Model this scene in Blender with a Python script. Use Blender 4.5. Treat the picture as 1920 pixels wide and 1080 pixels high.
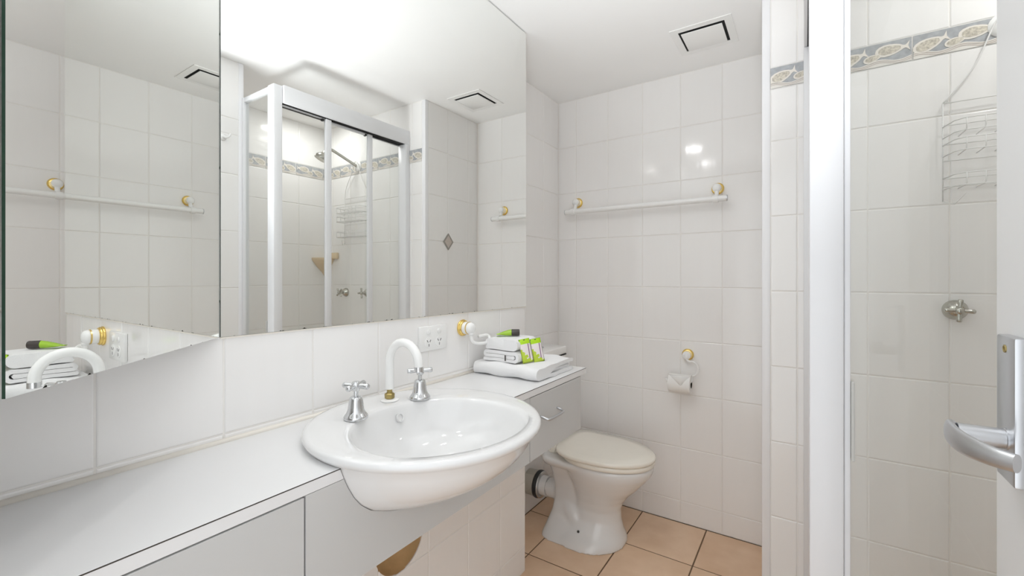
import bpy, bmesh, math, random
from mathutils import Vector, Matrix, noise
R = math.radians
rnd = random.Random(7)
for o in list(bpy.data.objects): bpy.data.objects.remove(o)
S = bpy.context.scene
COL = S.collection

# ---------------------------------------------------------------- camera, world, lights, exposure
CEIL = 2.344
cam = bpy.data.objects.new('camera', bpy.data.cameras.new('camera')); COL.objects.link(cam)
cam.data.sensor_width = 36.0; cam.data.lens = 821.8 / 1920 * 36
cam.data.shift_x = -(966.73 - 960) / 1920; cam.data.shift_y = -(540 - 521.25) / 1920
cam.data.clip_start = 0.01
cam.location = (1.0169, 0, 1.2766); cam.rotation_euler = (R(90), 0, R(33.4257))
S.camera = cam
W = bpy.data.worlds.new('world'); S.world = W; W.use_nodes = True
W.node_tree.nodes['Background'].inputs[0].default_value = (0.935, 0.972, 1.0, 1)
W.node_tree.nodes['Background'].inputs[1].default_value = 0.9
S.view_settings.view_transform = 'Standard'; S.view_settings.look = 'None'
S.view_settings.gamma = 1.0; S.view_settings.use_curve_mapping = False
S.view_settings.exposure = 0.95
LAMP_W = (0.66, 0.53, 0.85)
FLASH_W = 3.5
DOWNLIGHTS = ((0.26, 0.98), (0.25, 0.45), (1.62, 1.62))  # the last, over the shower, is an added fill lamp
for k, (lx, ly) in enumerate(DOWNLIGHTS):
    ld = bpy.data.lights.new('downlight_lamp', 'AREA'); ld.shape = 'DISK'; ld.size = 0.085
    ld.energy = LAMP_W[k]; ld.color = (0.985, 0.99, 1.0)
    lo = bpy.data.objects.new('downlight_lamp', ld); COL.objects.link(lo); lo.location = (lx, ly, CEIL - 0.012)
# the photographer's flash, bounced off the ceiling from beside the camera
fd = bpy.data.lights.new('bounce_flash', 'AREA'); fd.shape = 'DISK'; fd.size = 0.34; fd.energy = FLASH_W; fd.color = (0.94, 0.975, 1.0); fd.spread = R(68)
fo = bpy.data.objects.new('bounce_flash', fd); COL.objects.link(fo); fo.location = (1.0, -0.06, 0.92)
fo.rotation_euler = Vector((-0.14, 0.54, 0.83)).to_track_quat('-Z', 'Y').to_euler()
cy = S.cycles
cy.max_bounces = 16; cy.diffuse_bounces = 12; cy.glossy_bounces = 10; cy.transmission_bounces = 10; cy.transparent_max_bounces = 24
cy.sample_clamp_indirect = 6.0

# ---------------------------------------------------------------- materials
def nt(name):
    m = bpy.data.materials.new(name); m.use_nodes = True
    return m, m.node_tree.nodes, m.node_tree.links, m.node_tree.nodes['Principled BSDF']
def mat(name, col, rough=0.5, metal=0.0, var=0.0, vscale=6.0, bump=0.0, bscale=200.0, spec=0.5, coat=0.0, alpha_trans=0.0):
    m, N, L, P = nt(name)
    P.inputs['Base Color'].default_value = (*col, 1); P.inputs['Roughness'].default_value = rough
    P.inputs['Metallic'].default_value = metal; P.inputs['Specular IOR Level'].default_value = spec
    P.inputs['Coat Weight'].default_value = coat; P.inputs['Coat Roughness'].default_value = 0.05
    P.inputs['Transmission Weight'].default_value = alpha_trans
    tc = N.new('ShaderNodeTexCoord')
    if var:
        n = N.new('ShaderNodeTexNoise'); n.inputs['Scale'].default_value = vscale; n.inputs['Detail'].default_value = 4
        L.new(tc.outputs['Object'], n.inputs['Vector'])
        mx = N.new('ShaderNodeMix'); mx.data_type = 'RGBA'
        mx.inputs[6].default_value = (*[max(0, c * (1 - var)) for c in col], 1)
        mx.inputs[7].default_value = (*[min(1, c * (1 + var)) for c in col], 1)
        L.new(n.outputs['Fac'], mx.inputs[0]); L.new(mx.outputs[2], P.inputs['Base Color'])
    if bump:
        n2 = N.new('ShaderNodeTexNoise'); n2.inputs['Scale'].default_value = bscale; n2.inputs['Detail'].default_value = 3
        L.new(tc.outputs['Object'], n2.inputs['Vector'])
        b = N.new('ShaderNodeBump'); b.inputs['Strength'].default_value = bump; b.inputs['Distance'].default_value = 0.002
        L.new(n2.outputs['Fac'], b.inputs['Height']); L.new(b.outputs[0], P.inputs['Normal'])
    return m
def tile_mat(name, c1, c2, rough, streak=(40, 5, 40), bump=0.06, objvar=0.5):
    m, N, L, P = nt(name)
    tc = N.new('ShaderNodeTexCoord'); oi = N.new('ShaderNodeObjectInfo')
    sc = N.new('ShaderNodeVectorMath'); sc.operation = 'MULTIPLY'; sc.inputs[1].default_value = streak
    ad = N.new('ShaderNodeVectorMath'); ad.operation = 'ADD'
    mu = N.new('ShaderNodeMath'); mu.operation = 'MULTIPLY'; mu.inputs[1].default_value = 57.0
    L.new(oi.outputs['Random'], mu.inputs[0]); L.new(tc.outputs['Object'], sc.inputs[0])
    L.new(sc.outputs[0], ad.inputs[0]); L.new(mu.outputs[0], ad.inputs[1])
    n = N.new('ShaderNodeTexNoise'); n.inputs['Scale'].default_value = 1.0; n.inputs['Detail'].default_value = 5
    L.new(ad.outputs[0], n.inputs['Vector'])
    av = N.new('ShaderNodeMix'); av.data_type = 'FLOAT'; av.inputs[0].default_value = objvar
    L.new(n.outputs['Fac'], av.inputs[2]); L.new(oi.outputs['Random'], av.inputs[3])
    mx = N.new('ShaderNodeMix'); mx.data_type = 'RGBA'; mx.inputs[6].default_value = (*c1, 1); mx.inputs[7].default_value = (*c2, 1)
    L.new(av.outputs[0], mx.inputs[0]); L.new(mx.outputs[2], P.inputs['Base Color'])
    P.inputs['Roughness'].default_value = rough
    n2 = N.new('ShaderNodeTexNoise'); n2.inputs['Scale'].default_value = 0.45; n2.inputs['Detail'].default_value = 2
    L.new(ad.outputs[0], n2.inputs['Vector'])
    b = N.new('ShaderNodeBump'); b.inputs['Strength'].default_value = bump; b.inputs['Distance'].default_value = 0.01
    L.new(n2.outputs['Fac'], b.inputs['Height']); L.new(b.outputs[0], P.inputs['Normal'])
    return m
def glass_mat(name, tint):
    m, N, L, P = nt(name); N.remove(P)
    out = N['Material Output']
    fr = N.new('ShaderNodeFresnel'); fr.inputs[0].default_value = 1.45
    tr = N.new('ShaderNodeBsdfTransparent'); tr.inputs[0].default_value = (*tint, 1)
    gl = N.new('ShaderNodeBsdfGlossy'); gl.inputs['Roughness'].default_value = 0.0
    mx = N.new('ShaderNodeMixShader')
    ge = N.new('ShaderNodeNewGeometry'); ir = N.new('ShaderNodeMapRange'); ir.inputs[3].default_value = 1.45; ir.inputs[4].default_value = 1 / 1.45
    L.new(ge.outputs['Backfacing'], ir.inputs[0]); L.new(ir.outputs[0], fr.inputs[0])
    L.new(fr.outputs[0], mx.inputs[0]); L.new(tr.outputs[0], mx.inputs[1]); L.new(gl.outputs[0], mx.inputs[2]); L.new(mx.outputs[0], out.inputs[0])
    return m
def mirror_mat(name):
    # silvered glass with a few desilvered specks close to the lower edge (object z = height above that edge)
    m, N, L, P = nt(name); out = N['Material Output']
    gl = N.new('ShaderNodeBsdfGlossy'); gl.inputs[0].default_value = (0.93, 0.94, 0.925, 1); gl.inputs['Roughness'].default_value = 0.0
    df = N.new('ShaderNodeBsdfDiffuse'); df.inputs[0].default_value = (0.03, 0.028, 0.025, 1)
    tc = N.new('ShaderNodeTexCoord'); sp = N.new('ShaderNodeSeparateXYZ'); L.new(tc.outputs['Object'], sp.inputs[0])
    n = N.new('ShaderNodeTexNoise'); n.inputs['Scale'].default_value = 75; n.inputs['Detail'].default_value = 2; L.new(tc.outputs['Object'], n.inputs['Vector'])
    mr = N.new('ShaderNodeMapRange'); mr.inputs[1].default_value = 0.0; mr.inputs[2].default_value = 0.006; mr.inputs[3].default_value = 0.60; mr.inputs[4].default_value = 0.86
    L.new(sp.outputs[2], mr.inputs[0])
    gt = N.new('ShaderNodeMath'); gt.operation = 'GREATER_THAN'; L.new(n.outputs['Fac'], gt.inputs[0]); L.new(mr.outputs[0], gt.inputs[1])
    mx = N.new('ShaderNodeMixShader'); L.new(gt.outputs[0], mx.inputs[0]); L.new(gl.outputs[0], mx.inputs[1]); L.new(df.outputs[0], mx.inputs[2]); L.new(mx.outputs[0], out.inputs[0])
    return m

M = {}
M['tile'] = tile_mat('cream_wall_tile', (0.855, 0.842, 0.832), (0.888, 0.880, 0.872), 0.10)
M['floor_tile'] = tile_mat('terracotta_floor_tile', (0.64, 0.41, 0.245), (0.92, 0.71, 0.53), 0.35, (9, 9, 9), 0.08, 0.2)
M['grout'] = mat('pale_grout', (0.83, 0.81, 0.78), 0.8, var=0.06, vscale=20)
M['floor_grout'] = mat('brown_floor_grout', (0.16, 0.10, 0.06), 0.9, var=0.2, vscale=30)
M['ceiling'] = mat('ceiling_paint', (0.91, 0.91, 0.905), 0.6, var=0.01)
M['paint'] = mat('white_paint', (0.84, 0.84, 0.84), 0.35)
M['door'] = mat('door_paint', (0.83, 0.83, 0.835), 0.3, bump=0.03, bscale=60)
M['frame'] = mat('white_powder_coat', (0.76, 0.765, 0.785), 0.3)
M['trim'] = mat('white_vinyl', (0.85, 0.85, 0.87), 0.3)
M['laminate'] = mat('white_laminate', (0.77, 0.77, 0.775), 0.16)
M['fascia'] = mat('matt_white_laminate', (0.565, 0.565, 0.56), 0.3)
M['seam'] = mat('dark_laminate_seam', (0.05, 0.042, 0.035), 0.7)
M['china'] = mat('white_vitreous_china', (0.77, 0.77, 0.77), 0.06, coat=0.3)
M['cream_plastic'] = mat('yellowed_plastic', (0.85, 0.81, 0.73), 0.16, var=0.02, vscale=5)
M['plastic'] = mat('white_plastic', (0.86, 0.86, 0.85), 0.22)
M['chrome'] = mat('chrome', (0.66, 0.67, 0.68), 0.06, 1.0)
M['satin'] = mat('satin_chrome', (0.60, 0.61, 0.63), 0.32, 1.0)
M['nickel'] = mat('worn_nickel', (0.55, 0.54, 0.49), 0.16, 1.0)
M['brass'] = mat('polished_brass', (0.86, 0.62, 0.20), 0.16, 1.0)
M['oldbrass'] = mat('tarnished_brass', (0.42, 0.33, 0.13), 0.4, 1.0, var=0.4, vscale=200)
M['rubber'] = mat('black_rubber', (0.02, 0.02, 0.02), 0.5)
M['dark'] = mat('dark_void', (0.012, 0.012, 0.012), 0.9)
M['towel'] = mat('white_terry', (0.83, 0.83, 0.835), 0.95, bump=0.5, bscale=700, spec=0.1)
M['glass'] = glass_mat('clear_glass', (0.985, 0.992, 0.985))
M['mirror'] = mirror_mat('silvered_mirror')
M['glass_edge'] = mat('green_glass_edge', (0.015, 0.05, 0.03), 0.1)
M['board'] = mat('grey_backing', (0.55, 0.55, 0.53), 0.8)
M['white_wire'] = mat('white_coated_wire', (0.80, 0.80, 0.79), 0.35)
M['paper'] = mat('white_tissue', (0.86, 0.85, 0.83), 0.95, spec=0.05)
M['core'] = mat('cardboard_core', (0.04, 0.03, 0.02), 0.9)
M['lime'] = mat('lime_green_print', (0.42, 0.68, 0.012), 0.3, var=0.2, vscale=60)
M['tube_green'] = mat('leaf_green_tube', (0.34, 0.56, 0.04), 0.22, var=0.12, vscale=30)
M['cap'] = mat('dark_brown_cap', (0.055, 0.045, 0.042), 0.25)
M['tan'] = mat('raw_tan_plaster', (0.60, 0.40, 0.20), 0.9, var=0.3, vscale=14, bump=0.4, bscale=120)
M['soap'] = mat('peach_ceramic', (0.76, 0.62, 0.42), 0.15)
M['silicone'] = mat('cream_silicone', (0.84, 0.80, 0.73), 0.35)
M['fishbg'] = mat('blue_grey_glaze', (0.40, 0.415, 0.435), 0.15, var=0.38, vscale=55)
M['speckle'] = mat('speckled_fish_glaze', (0.64, 0.54, 0.46), 0.25, var=0.75, vscale=170)
M['fish'] = mat('cream_fish_glaze', (0.80, 0.76, 0.70), 0.2, var=0.06, vscale=160)
M['wave'] = mat('sand_wave_glaze', (0.76, 0.735, 0.69), 0.2, var=0.05, vscale=60)
M['waveline'] = mat('brown_wave_line', (0.42, 0.34, 0.30), 0.3)
M['decor'] = mat('grey_rose_decor', (0.58, 0.51, 0.46), 0.2, var=0.12, vscale=60)
M['decorline'] = mat('grey_decor_line', (0.32, 0.30, 0.27), 0.2)
m, N, L, P = nt('lamp_glow'); N.remove(P); e = N.new('ShaderNodeEmission'); e.inputs[1].default_value = 12.0; e.inputs[0].default_value = (1, 0.97, 0.93, 1)
L.new(e.outputs[0], N['Material Output'].inputs[0]); M['lamp'] = m
# printed sachet: lime header, pale body with purple stick, lime sprig at the foot (object z upwards from the foot, x across)
m, N, L, P = nt('sachet_print'); P.inputs['Roughness'].default_value = 0.25; M['sachet'] = m
tc = N.new('ShaderNodeTexCoord'); sp = N.new('ShaderNodeSeparateXYZ'); L.new(tc.outputs['Object'], sp.inputs[0])
def mth(op, a, b=None):
    q = N.new('ShaderNodeMath'); q.operation = op
    for i, v in enumerate((a, b)):
        if v is None: continue
        if isinstance(v, (int, float)): q.inputs[i].default_value = v
        else: L.new(v, q.inputs[i])
    return q.outputs[0]
def mixc(f, a, b):
    q = N.new('ShaderNodeMix'); q.data_type = 'RGBA'; L.new(f, q.inputs[0])
    for i, v in ((6, a), (7, b)):
        if isinstance(v, tuple): q.inputs[i].default_value = (*v, 1)
        else: L.new(v, q.inputs[i])
    return q.outputs[2]
nz = N.new('ShaderNodeTexNoise'); nz.inputs['Scale'].default_value = 90; L.new(tc.outputs['Object'], nz.inputs['Vector'])
zz, xx = sp.outputs[2], sp.outputs[0]
sprig = mth('LESS_THAN', mth('ADD', zz, mth('MULTIPLY', mth('ADD', xx, 0.012), 1.1)), mth('MULTIPLY', nz.outputs['Fac'], 0.075))
stick = mth('MULTIPLY', mth('LESS_THAN', mth('ABSOLUTE', mth('SUBTRACT', mth('ADD', xx, mth('MULTIPLY', zz, -0.05)), 0.008)), 0.0016), mth('GREATER_THAN', zz, 0.014))
c = mixc(sprig, (0.80, 0.74, 0.74), (0.48, 0.62, 0.05)); c = mixc(stick, c, (0.22, 0.10, 0.20))
c = mixc(mth('GREATER_THAN', zz, 0.066), c, (0.42, 0.70, 0.01)); L.new(c, P.inputs['Base Color'])

# ---------------------------------------------------------------- mesh helpers
def mesh_obj(name, bm, m, parent=None, smooth=False, angle=None):
    bmesh.ops.recalc_face_normals(bm, faces=bm.faces[:])
    me = bpy.data.meshes.new(name); bm.to_mesh(me); bm.free()
    for mm in (m if isinstance(m, (list, tuple)) else [m]): me.materials.append(mm)
    if smooth or angle:
        me.shade_smooth()
        if angle: me.set_sharp_from_angle(angle=R(angle))
    o = bpy.data.objects.new(name, me); COL.objects.link(o)
    if parent: o.parent = parent
    return o
def link_copy(o, parent=None):
    c = o.copy(); COL.objects.link(c); c.parent = parent; return c
def tag(o, label, cat, group=None):
    o['label'] = label; o['category'] = cat
    if group: o['group'] = group
    return o
def thing(name, label, cat, loc=(0, 0, 0), group=None):
    o = bpy.data.objects.new(name, None); COL.objects.link(o); o.location = loc; o.empty_display_size = 0.05
    return tag(o, label, cat, group)
def part(name, loc, parent):
    o = bpy.data.objects.new(name, None); COL.objects.link(o); o.location = loc; o.parent = parent; o.empty_display_size = 0.05
    return o
def structure(o): o['kind'] = 'structure'; return o
def bbox(bm, lo, hi, bev=0.0, seg=2, mi=0):
    r = bmesh.ops.create_cube(bm, size=1.0)
    vs = r['verts']
    for v in vs:
        v.co = Vector([lo[i] + (v.co[i] + 0.5) * (hi[i] - lo[i]) for i in range(3)])
    fs = set(f for v in vs for f in v.link_faces)
    for f in fs: f.material_index = mi
    if bev:
        es = list({e for v in vs for e in v.link_edges})
        bmesh.ops.bevel(bm, geom=es, offset=bev, segments=seg, profile=0.5, affect='EDGES')
def box(name, lo, hi, m, parent=None, bev=0.0, seg=2):
    bm = bmesh.new(); bbox(bm, lo, hi, bev, seg)
    return mesh_obj(name, bm, m, parent, angle=40 if bev else None)
def lathe(bm, prof, origin=(0, 0, 0), axis=(0, 0, 1), n=32, cap=True):
    # prof: list of (radius, height along axis)
    ax = Vector(axis).normalized(); a = ax.orthogonal().normalized(); b = ax.cross(a)
    o = Vector(origin); rings = []
    for r, h in prof:
        if r < 1e-6: rings.append([bm.verts.new(o + ax * h)])
        else: rings.append([bm.verts.new(o + ax * h + (a * math.cos(2 * math.pi * i / n) + b * math.sin(2 * math.pi * i / n)) * r) for i in range(n)])
    for p, q in zip(rings, rings[1:]):
        for i in range(n):
            j = (i + 1) % n
            if len(p) == 1 and len(q) == 1: continue
            if len(p) == 1: bm.faces.new((p[0], q[i], q[j]))
            elif len(q) == 1: bm.faces.new((p[i], q[0], p[j]))
            else: bm.faces.new((p[i], q[i], q[j], p[j]))
    if cap:
        for rg in (rings[0], rings[-1]):
            if len(rg) > 2: bm.faces.new(rg)
def tube(bm, pts, r, n=12, closed=False, cap=True):
    pts = [Vector(p) for p in pts]; k = len(pts); rings = []
    up = None
    for i, p in enumerate(pts):
        if closed: t = (pts[(i + 1) % k] - pts[i - 1]).normalized()
        else: t = (pts[min(i + 1, k - 1)] - pts[max(i - 1, 0)]).normalized()
        if up is None: up = t.orthogonal().normalized()
        up = (up - t * up.dot(t)).normalized(); s = t.cross(up)
        rr = r[i] if isinstance(r, (list, tuple)) else r
        rings.append([bm.verts.new(p + (up * math.cos(2 * math.pi * j / n) + s * math.sin(2 * math.pi * j / n)) * rr) for j in range(n)])
    pairs = list(zip(rings, rings[1:])) + ([(rings[-1], rings[0])] if closed else [])
    for p, q in pairs:
        for j in range(n): bm.faces.new((p[j], p[(j + 1) % n], q[(j + 1) % n], q[j]))
    if cap and not closed: bm.faces.new(rings[0]); bm.faces.new(rings[-1])
def spline(ctrl, n=8):
    P = [Vector(p) for p in ctrl]; P = [P[0] * 2 - P[1]] + P + [P[-1] * 2 - P[-2]]; out = []
    for i in range(1, len(P) - 2):
        for k in range(n):
            t = k / n; a, b, c, d = P[i - 1:i + 3]
            out.append(0.5 * ((2 * b) + (c - a) * t + (2 * a - 5 * b + 4 * c - d) * t * t + (3 * b - a - 3 * c + d) * t ** 3))
    out.append(P[-2]); return out
def loft(bm, rings, cap=True):
    V = [[bm.verts.new(p) for p in r] for r in rings]; n = len(V[0])
    for p, q in zip(V, V[1:]):
        for i in range(n): bm.faces.new((p[i], p[(i + 1) % n], q[(i + 1) % n], q[i]))
    if cap: bm.faces.new(V[0]); bm.faces.new(V[-1])
def obool(o, cutter_bm):
    me = bpy.data.meshes.new('cut'); bmesh.ops.recalc_face_normals(cutter_bm, faces=cutter_bm.faces[:]); cutter_bm.to_mesh(me); cutter_bm.free()
    c = bpy.data.objects.new('cut', me); COL.objects.link(c)
    md = o.modifiers.new('b', 'BOOLEAN'); md.operation = 'DIFFERENCE'; md.object = c; md.solver = 'EXACT'
    bpy.context.view_layer.update()
    new = bpy.data.meshes.new_from_object(o.evaluated_get(bpy.context.evaluated_depsgraph_get()))
    o.modifiers.clear(); o.data = new
    bpy.data.objects.remove(c); bpy.data.meshes.remove(me)

# ---------------------------------------------------------------- tiles
TCACHE = {}
def tile_mesh(w, h, mk, t=0.0035, bev=0.0022):
    key = (round(w, 4), round(h, 4), mk, t)
    if key in TCACHE: return TCACHE[key]
    bm = bmesh.new(); rings = []
    for ins, z in ((0.0, -t), (0.0, -bev), (bev * 0.35, -bev * 0.35), (bev * 1.2, 0.0)):
        x, y = w / 2 - ins, h / 2 - ins
        rings.append([bm.verts.new((sx * x, sy * y, z)) for sx, sy in ((-1, -1), (1, -1), (1, 1), (-1, 1))])
    for p, q in zip(rings, rings[1:]):
        for i in range(4): bm.faces.new((p[i], p[(i + 1) % 4], q[(i + 1) % 4], q[i]))
    bm.faces.new(rings[-1])
    me = bpy.data.meshes.new('tile'); bm.to_mesh(me); bm.free(); me.materials.append(M[mk])
    TCACHE[key] = me; return me
AX = {'+x': ((0, 1, 0), (0, 0, 1), (1, 0, 0)), '-x': ((0, -1, 0), (0, 0, 1), (-1, 0, 0)),
      '-y': ((1, 0, 0), (0, 0, 1), (0, -1, 0)), '+y': ((-1, 0, 0), (0, 0, 1), (0, 1, 0)), '+z': ((1, 0, 0), (0, 1, 0), (0, 0, 1))}
def frame_at(axis, d, u, v):
    U, V, Nn = [Vector(a) for a in AX[axis]]
    if axis in ('+x', '-x'): p = Vector((d, u, v))
    elif axis in ('+y', '-y'): p = Vector((u, d, v))
    else: p = Vector((u, v, d))
    return Matrix(((U.x, V.x, Nn.x, p.x), (U.y, V.y, Nn.y, p.y), (U.z, V.z, Nn.z, p.z), (0, 0, 0, 1)))
def tiles(parent, axis, d, us, vs, mk='tile', gap=0.003, name='wall_tile', skip=None, tilt=0.0013, t=0.0035):
    out = {}
    for i in range(len(us) - 1):
        for j in range(len(vs) - 1):
            if skip and skip(i, j): continue
            w, h = us[i + 1] - us[i] - gap, vs[j + 1] - vs[j] - gap
            if w < 0.006 or h < 0.006: continue
            o = bpy.data.objects.new(name, tile_mesh(w, h, mk, t)); COL.objects.link(o); o.parent = parent
            mtx = frame_at(axis, d, (us[i] + us[i + 1]) / 2, (vs[j] + vs[j + 1]) / 2)
            o.matrix_world = mtx @ Matrix.Rotation(rnd.uniform(-tilt, tilt), 4, 'X') @ Matrix.Rotation(rnd.uniform(-tilt, tilt), 4, 'Y')
            out[(i, j)] = o
    return out
def cuts(a, b, start, step):
    c = [a]; k = math.ceil((a - start) / step + 1e-6)
    while start + k * step < b - 0.004:
        if start + k * step > a + 0.004: c.append(start + k * step)
        k += 1
    return c + [b]
TH = 0.2786; Z0 = 1.2275
ROWS = cuts(0.0, CEIL - 0.001, Z0, TH)
BORDER = (1.979, 2.0585)
ROWS_B = [z for z in ROWS if z < 1.9] + list(BORDER) + [CEIL - 0.001]

# fish border tile
def fish_shape(bm, cx, cz, L, H, ang, flip=1):
    def T(x, z):
        x *= flip; ca, sa = math.cos(ang), math.sin(ang)
        return (cx + x * ca - z * sa, cz + x * sa + z * ca)
    pts = [(L * (0.5 * math.cos(a) - 0.12), H * 0.5 * math.sin(a) * (1 - 0.25 * math.cos(a))) for a in [math.pi * (0.12 + 1.76 * k / 14) for k in range(15)]]
    body = pts + [(L * 0.42, -H * 0.12), (L * 0.56, -H * 0.42), (L * 0.50, 0), (L * 0.56, H * 0.42), (L * 0.42, H * 0.12)]
    P = [T(*p) for p in body]
    lo = [bm.verts.new((x, z, 0.0)) for x, z in P]; hi = [bm.verts.new((x, z, 0.0016)) for x, z in P]
    bm.faces.new(hi)
    for i in range(len(P)): j = (i + 1) % len(P); bm.faces.new((lo[i], lo[j], hi[j], hi[i]))
    inner = [bm.verts.new((*T(x * 0.80 - 0.02 * L, z * 0.72), 0.0022)) for x, z in pts]
    bm.faces.new(inner).material_index = 1
def fish_meshes():
    w, h = 0.196, 0.0765
    bm = bmesh.new(); bbox(bm, (-w / 2, -h / 2, -0.0035), (w / 2, h / 2, 0.0))
    n = 24
    def wl(x): return -h / 2 + 0.017 + 0.0055 * math.sin(x * 62 + 0.6)
    for layer, (off, wd, mi, zt) in enumerate(((0, None, 1, 0.0010), (-0.004, 0.0016, 2, 0.0016), (-0.0095, 0.0014, 2, 0.0016))):
        top = []; bot = []
        for k in range(n + 1):
            x = -w / 2 + w * k / n; t = wl(x) + off
            top.append((x, t)); bot.append((x, -h / 2 if wd is None else t - wd))
        vt = [bm.verts.new((x, max(y, -h / 2 + 0.001), zt)) for x, y in top]; vb = [bm.verts.new((x, max(y, -h / 2), zt)) for x, y in bot]
        for k in range(n):
            f = bm.faces.new((vb[k], vb[k + 1], vt[k + 1], vt[k])); f.material_index = mi
    me = bpy.data.meshes.new('border_tile'); bm.to_mesh(me); bm.free()
    for k in ('fishbg', 'wave', 'waveline'): me.materials.append(M[k])
    fs = []
    for (cx, cz, L, H, a) in ((-0.055, 0.003, 0.075, 0.040, 0.32), (0.005, -0.006, 0.050, 0.024, 0.25), (0.052, 0.010, 0.075, 0.038, 0.05)):
        bm = bmesh.new(); fish_shape(bm, cx, cz, L, H, a); f = bpy.data.meshes.new('fish'); bm.to_mesh(f); bm.free(); f.materials.append(M['fish']); f.materials.append(M['speckle']); fs.append(f)
    return me, fs
FB, FISH = fish_meshes()
def clip_mesh(me, x0, x1):
    bm = bmesh.new(); bm.from_mesh(me)
    for x, nn in ((x0, (-1, 0, 0)), (x1, (1, 0, 0))):
        bmesh.ops.bisect_plane(bm, geom=bm.verts[:] + bm.edges[:] + bm.faces[:], plane_co=(x, 0, 0), plane_no=nn, clear_outer=True)
    if not bm.faces: bm.free(); return None
    m2 = bpy.data.meshes.new(me.name); bm.to_mesh(m2); bm.free()
    for mm in me.materials: m2.materials.append(mm)
    return m2
def border(parent, axis, d, us, vmid):
    # us: list of (u0, u1) of full 0.2 wide tiles, already clipped limits given as (centre, clip0, clip1)
    for (uc, c0, c1) in us:
        sgn = -1 if axis in ('-x', '+y') else 1
        a, b = sorted(((c0 - uc) * sgn, (c1 - uc) * sgn))
        full = a < -0.0975 and b > 0.0975
        me = FB if full else clip_mesh(FB, a + 0.001, b - 0.001)
        if me is None: continue
        o = bpy.data.objects.new('border_tile', me); COL.objects.link(o); o.parent = parent; o.matrix_world = frame_at(axis, d, uc, vmid)
        for f in FISH:
            fm = f if full else clip_mesh(f, a + 0.001, b - 0.001)
            if fm is None: continue
            q = bpy.data.objects.new('fish', fm); COL.objects.link(q); q.parent = o

# ---------------------------------------------------------------- room shell
XC, YE, YD, YS = -0.2424, 1.618, 2.385, 1.887
XE, XN, YN, XR, YL = 0.8825, 1.333, 1.078, 1.883, 0.03
g = 0.002
floor = structure(box('floor', (XC - 0.1, -0.2, -0.1), (XR + 0.1, YD + 0.1, -g), M['floor_grout']))
tiles(floor, '+z', 0.0, cuts(XC, XR, 0.275, 0.326), cuts(-0.15, YD, 2.055, 0.329), 'floor_tile', 0.0055, 'floor_tile', tilt=0.002, t=0.002)
structure(box('ceiling', (XC - 0.1, -0.2, CEIL), (XR + 0.1, YD + 0.1, CEIL + 0.1), M['ceiling']))
wB = structure(box('wall_left', (XC - 0.0, -0.2, 0), (-g, YE - g, CEIL), M['grout']))
# the waste pipe passes through a rough hole in this wall
HOLE = (0.912, 0.485, 0.096)
bm = bmesh.new(); lathe(bm, [(HOLE[2], -0.07), (HOLE[2], 0.05)], (0, HOLE[0], HOLE[1]), (1, 0, 0), 40); obool(wB, bm)
YB = cuts(YL, YE, 0.2304, 0.2)
hole_cells = []
def skipB(i, j):
    return ROWS[j] > 1.2 and YB[i] > 0.42
TB = tiles(wB, '+x', 0.0, YB, ROWS, skip=skipB)
for (i, j), o in TB.items():
    if YB[i] < HOLE[0] + HOLE[2] and YB[i + 1] > HOLE[0] - HOLE[2] and ROWS[j] < HOLE[1] + HOLE[2] and ROWS[j + 1] > HOLE[1] - HOLE[2]:
        bm = bmesh.new(); lathe(bm, [(HOLE[2] - 0.002, -0.07), (HOLE[2] - 0.002, 0.05)], (0, HOLE[0], HOLE[1]), (1, 0, 0), 40); 
        # close the open tile back first so that the boolean has a solid
        b2 = bmesh.new(); b2.from_mesh(o.data); b2.edges.ensure_lookup_table(); bmesh.ops.holes_fill(b2, edges=[e for e in b2.edges if e.is_boundary]); bmesh.ops.recalc_face_normals(b2, faces=b2.faces[:])
        me = bpy.data.meshes.new('cut_tile'); b2.to_mesh(me); b2.free(); me.materials.append(M['tile']); o.data = me
        obool(o, bm)
bm = bmesh.new(); lathe(bm, [(HOLE[2], 0.069), (HOLE[2] * 0.93, 0.03), (HOLE[2] * 0.75, 0.008), (0.03, 0.0), (0.0, 0.0)], (-0.071, HOLE[0], HOLE[1]), (1, 0, 0), 40, cap=False)
for v in bm.verts: v.co += Vector((0, 1, 1)) * 0.004 * noise.noise(v.co * 30)
mesh_obj('wall_cavity', bm, M['tan'], wB, smooth=True)
bm = bmesh.new(); lathe(bm, [(0.030, 0), (0.030, 0.05), (0.024, 0.05), (0.024, 0.01), (0, 0.01)], (-0.066, HOLE[0] - 0.008, HOLE[1] + 0.03), (1, 0, 0), 24)
mesh_obj('waste_pipe', bm, M['rubber'], wB, angle=40)
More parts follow.
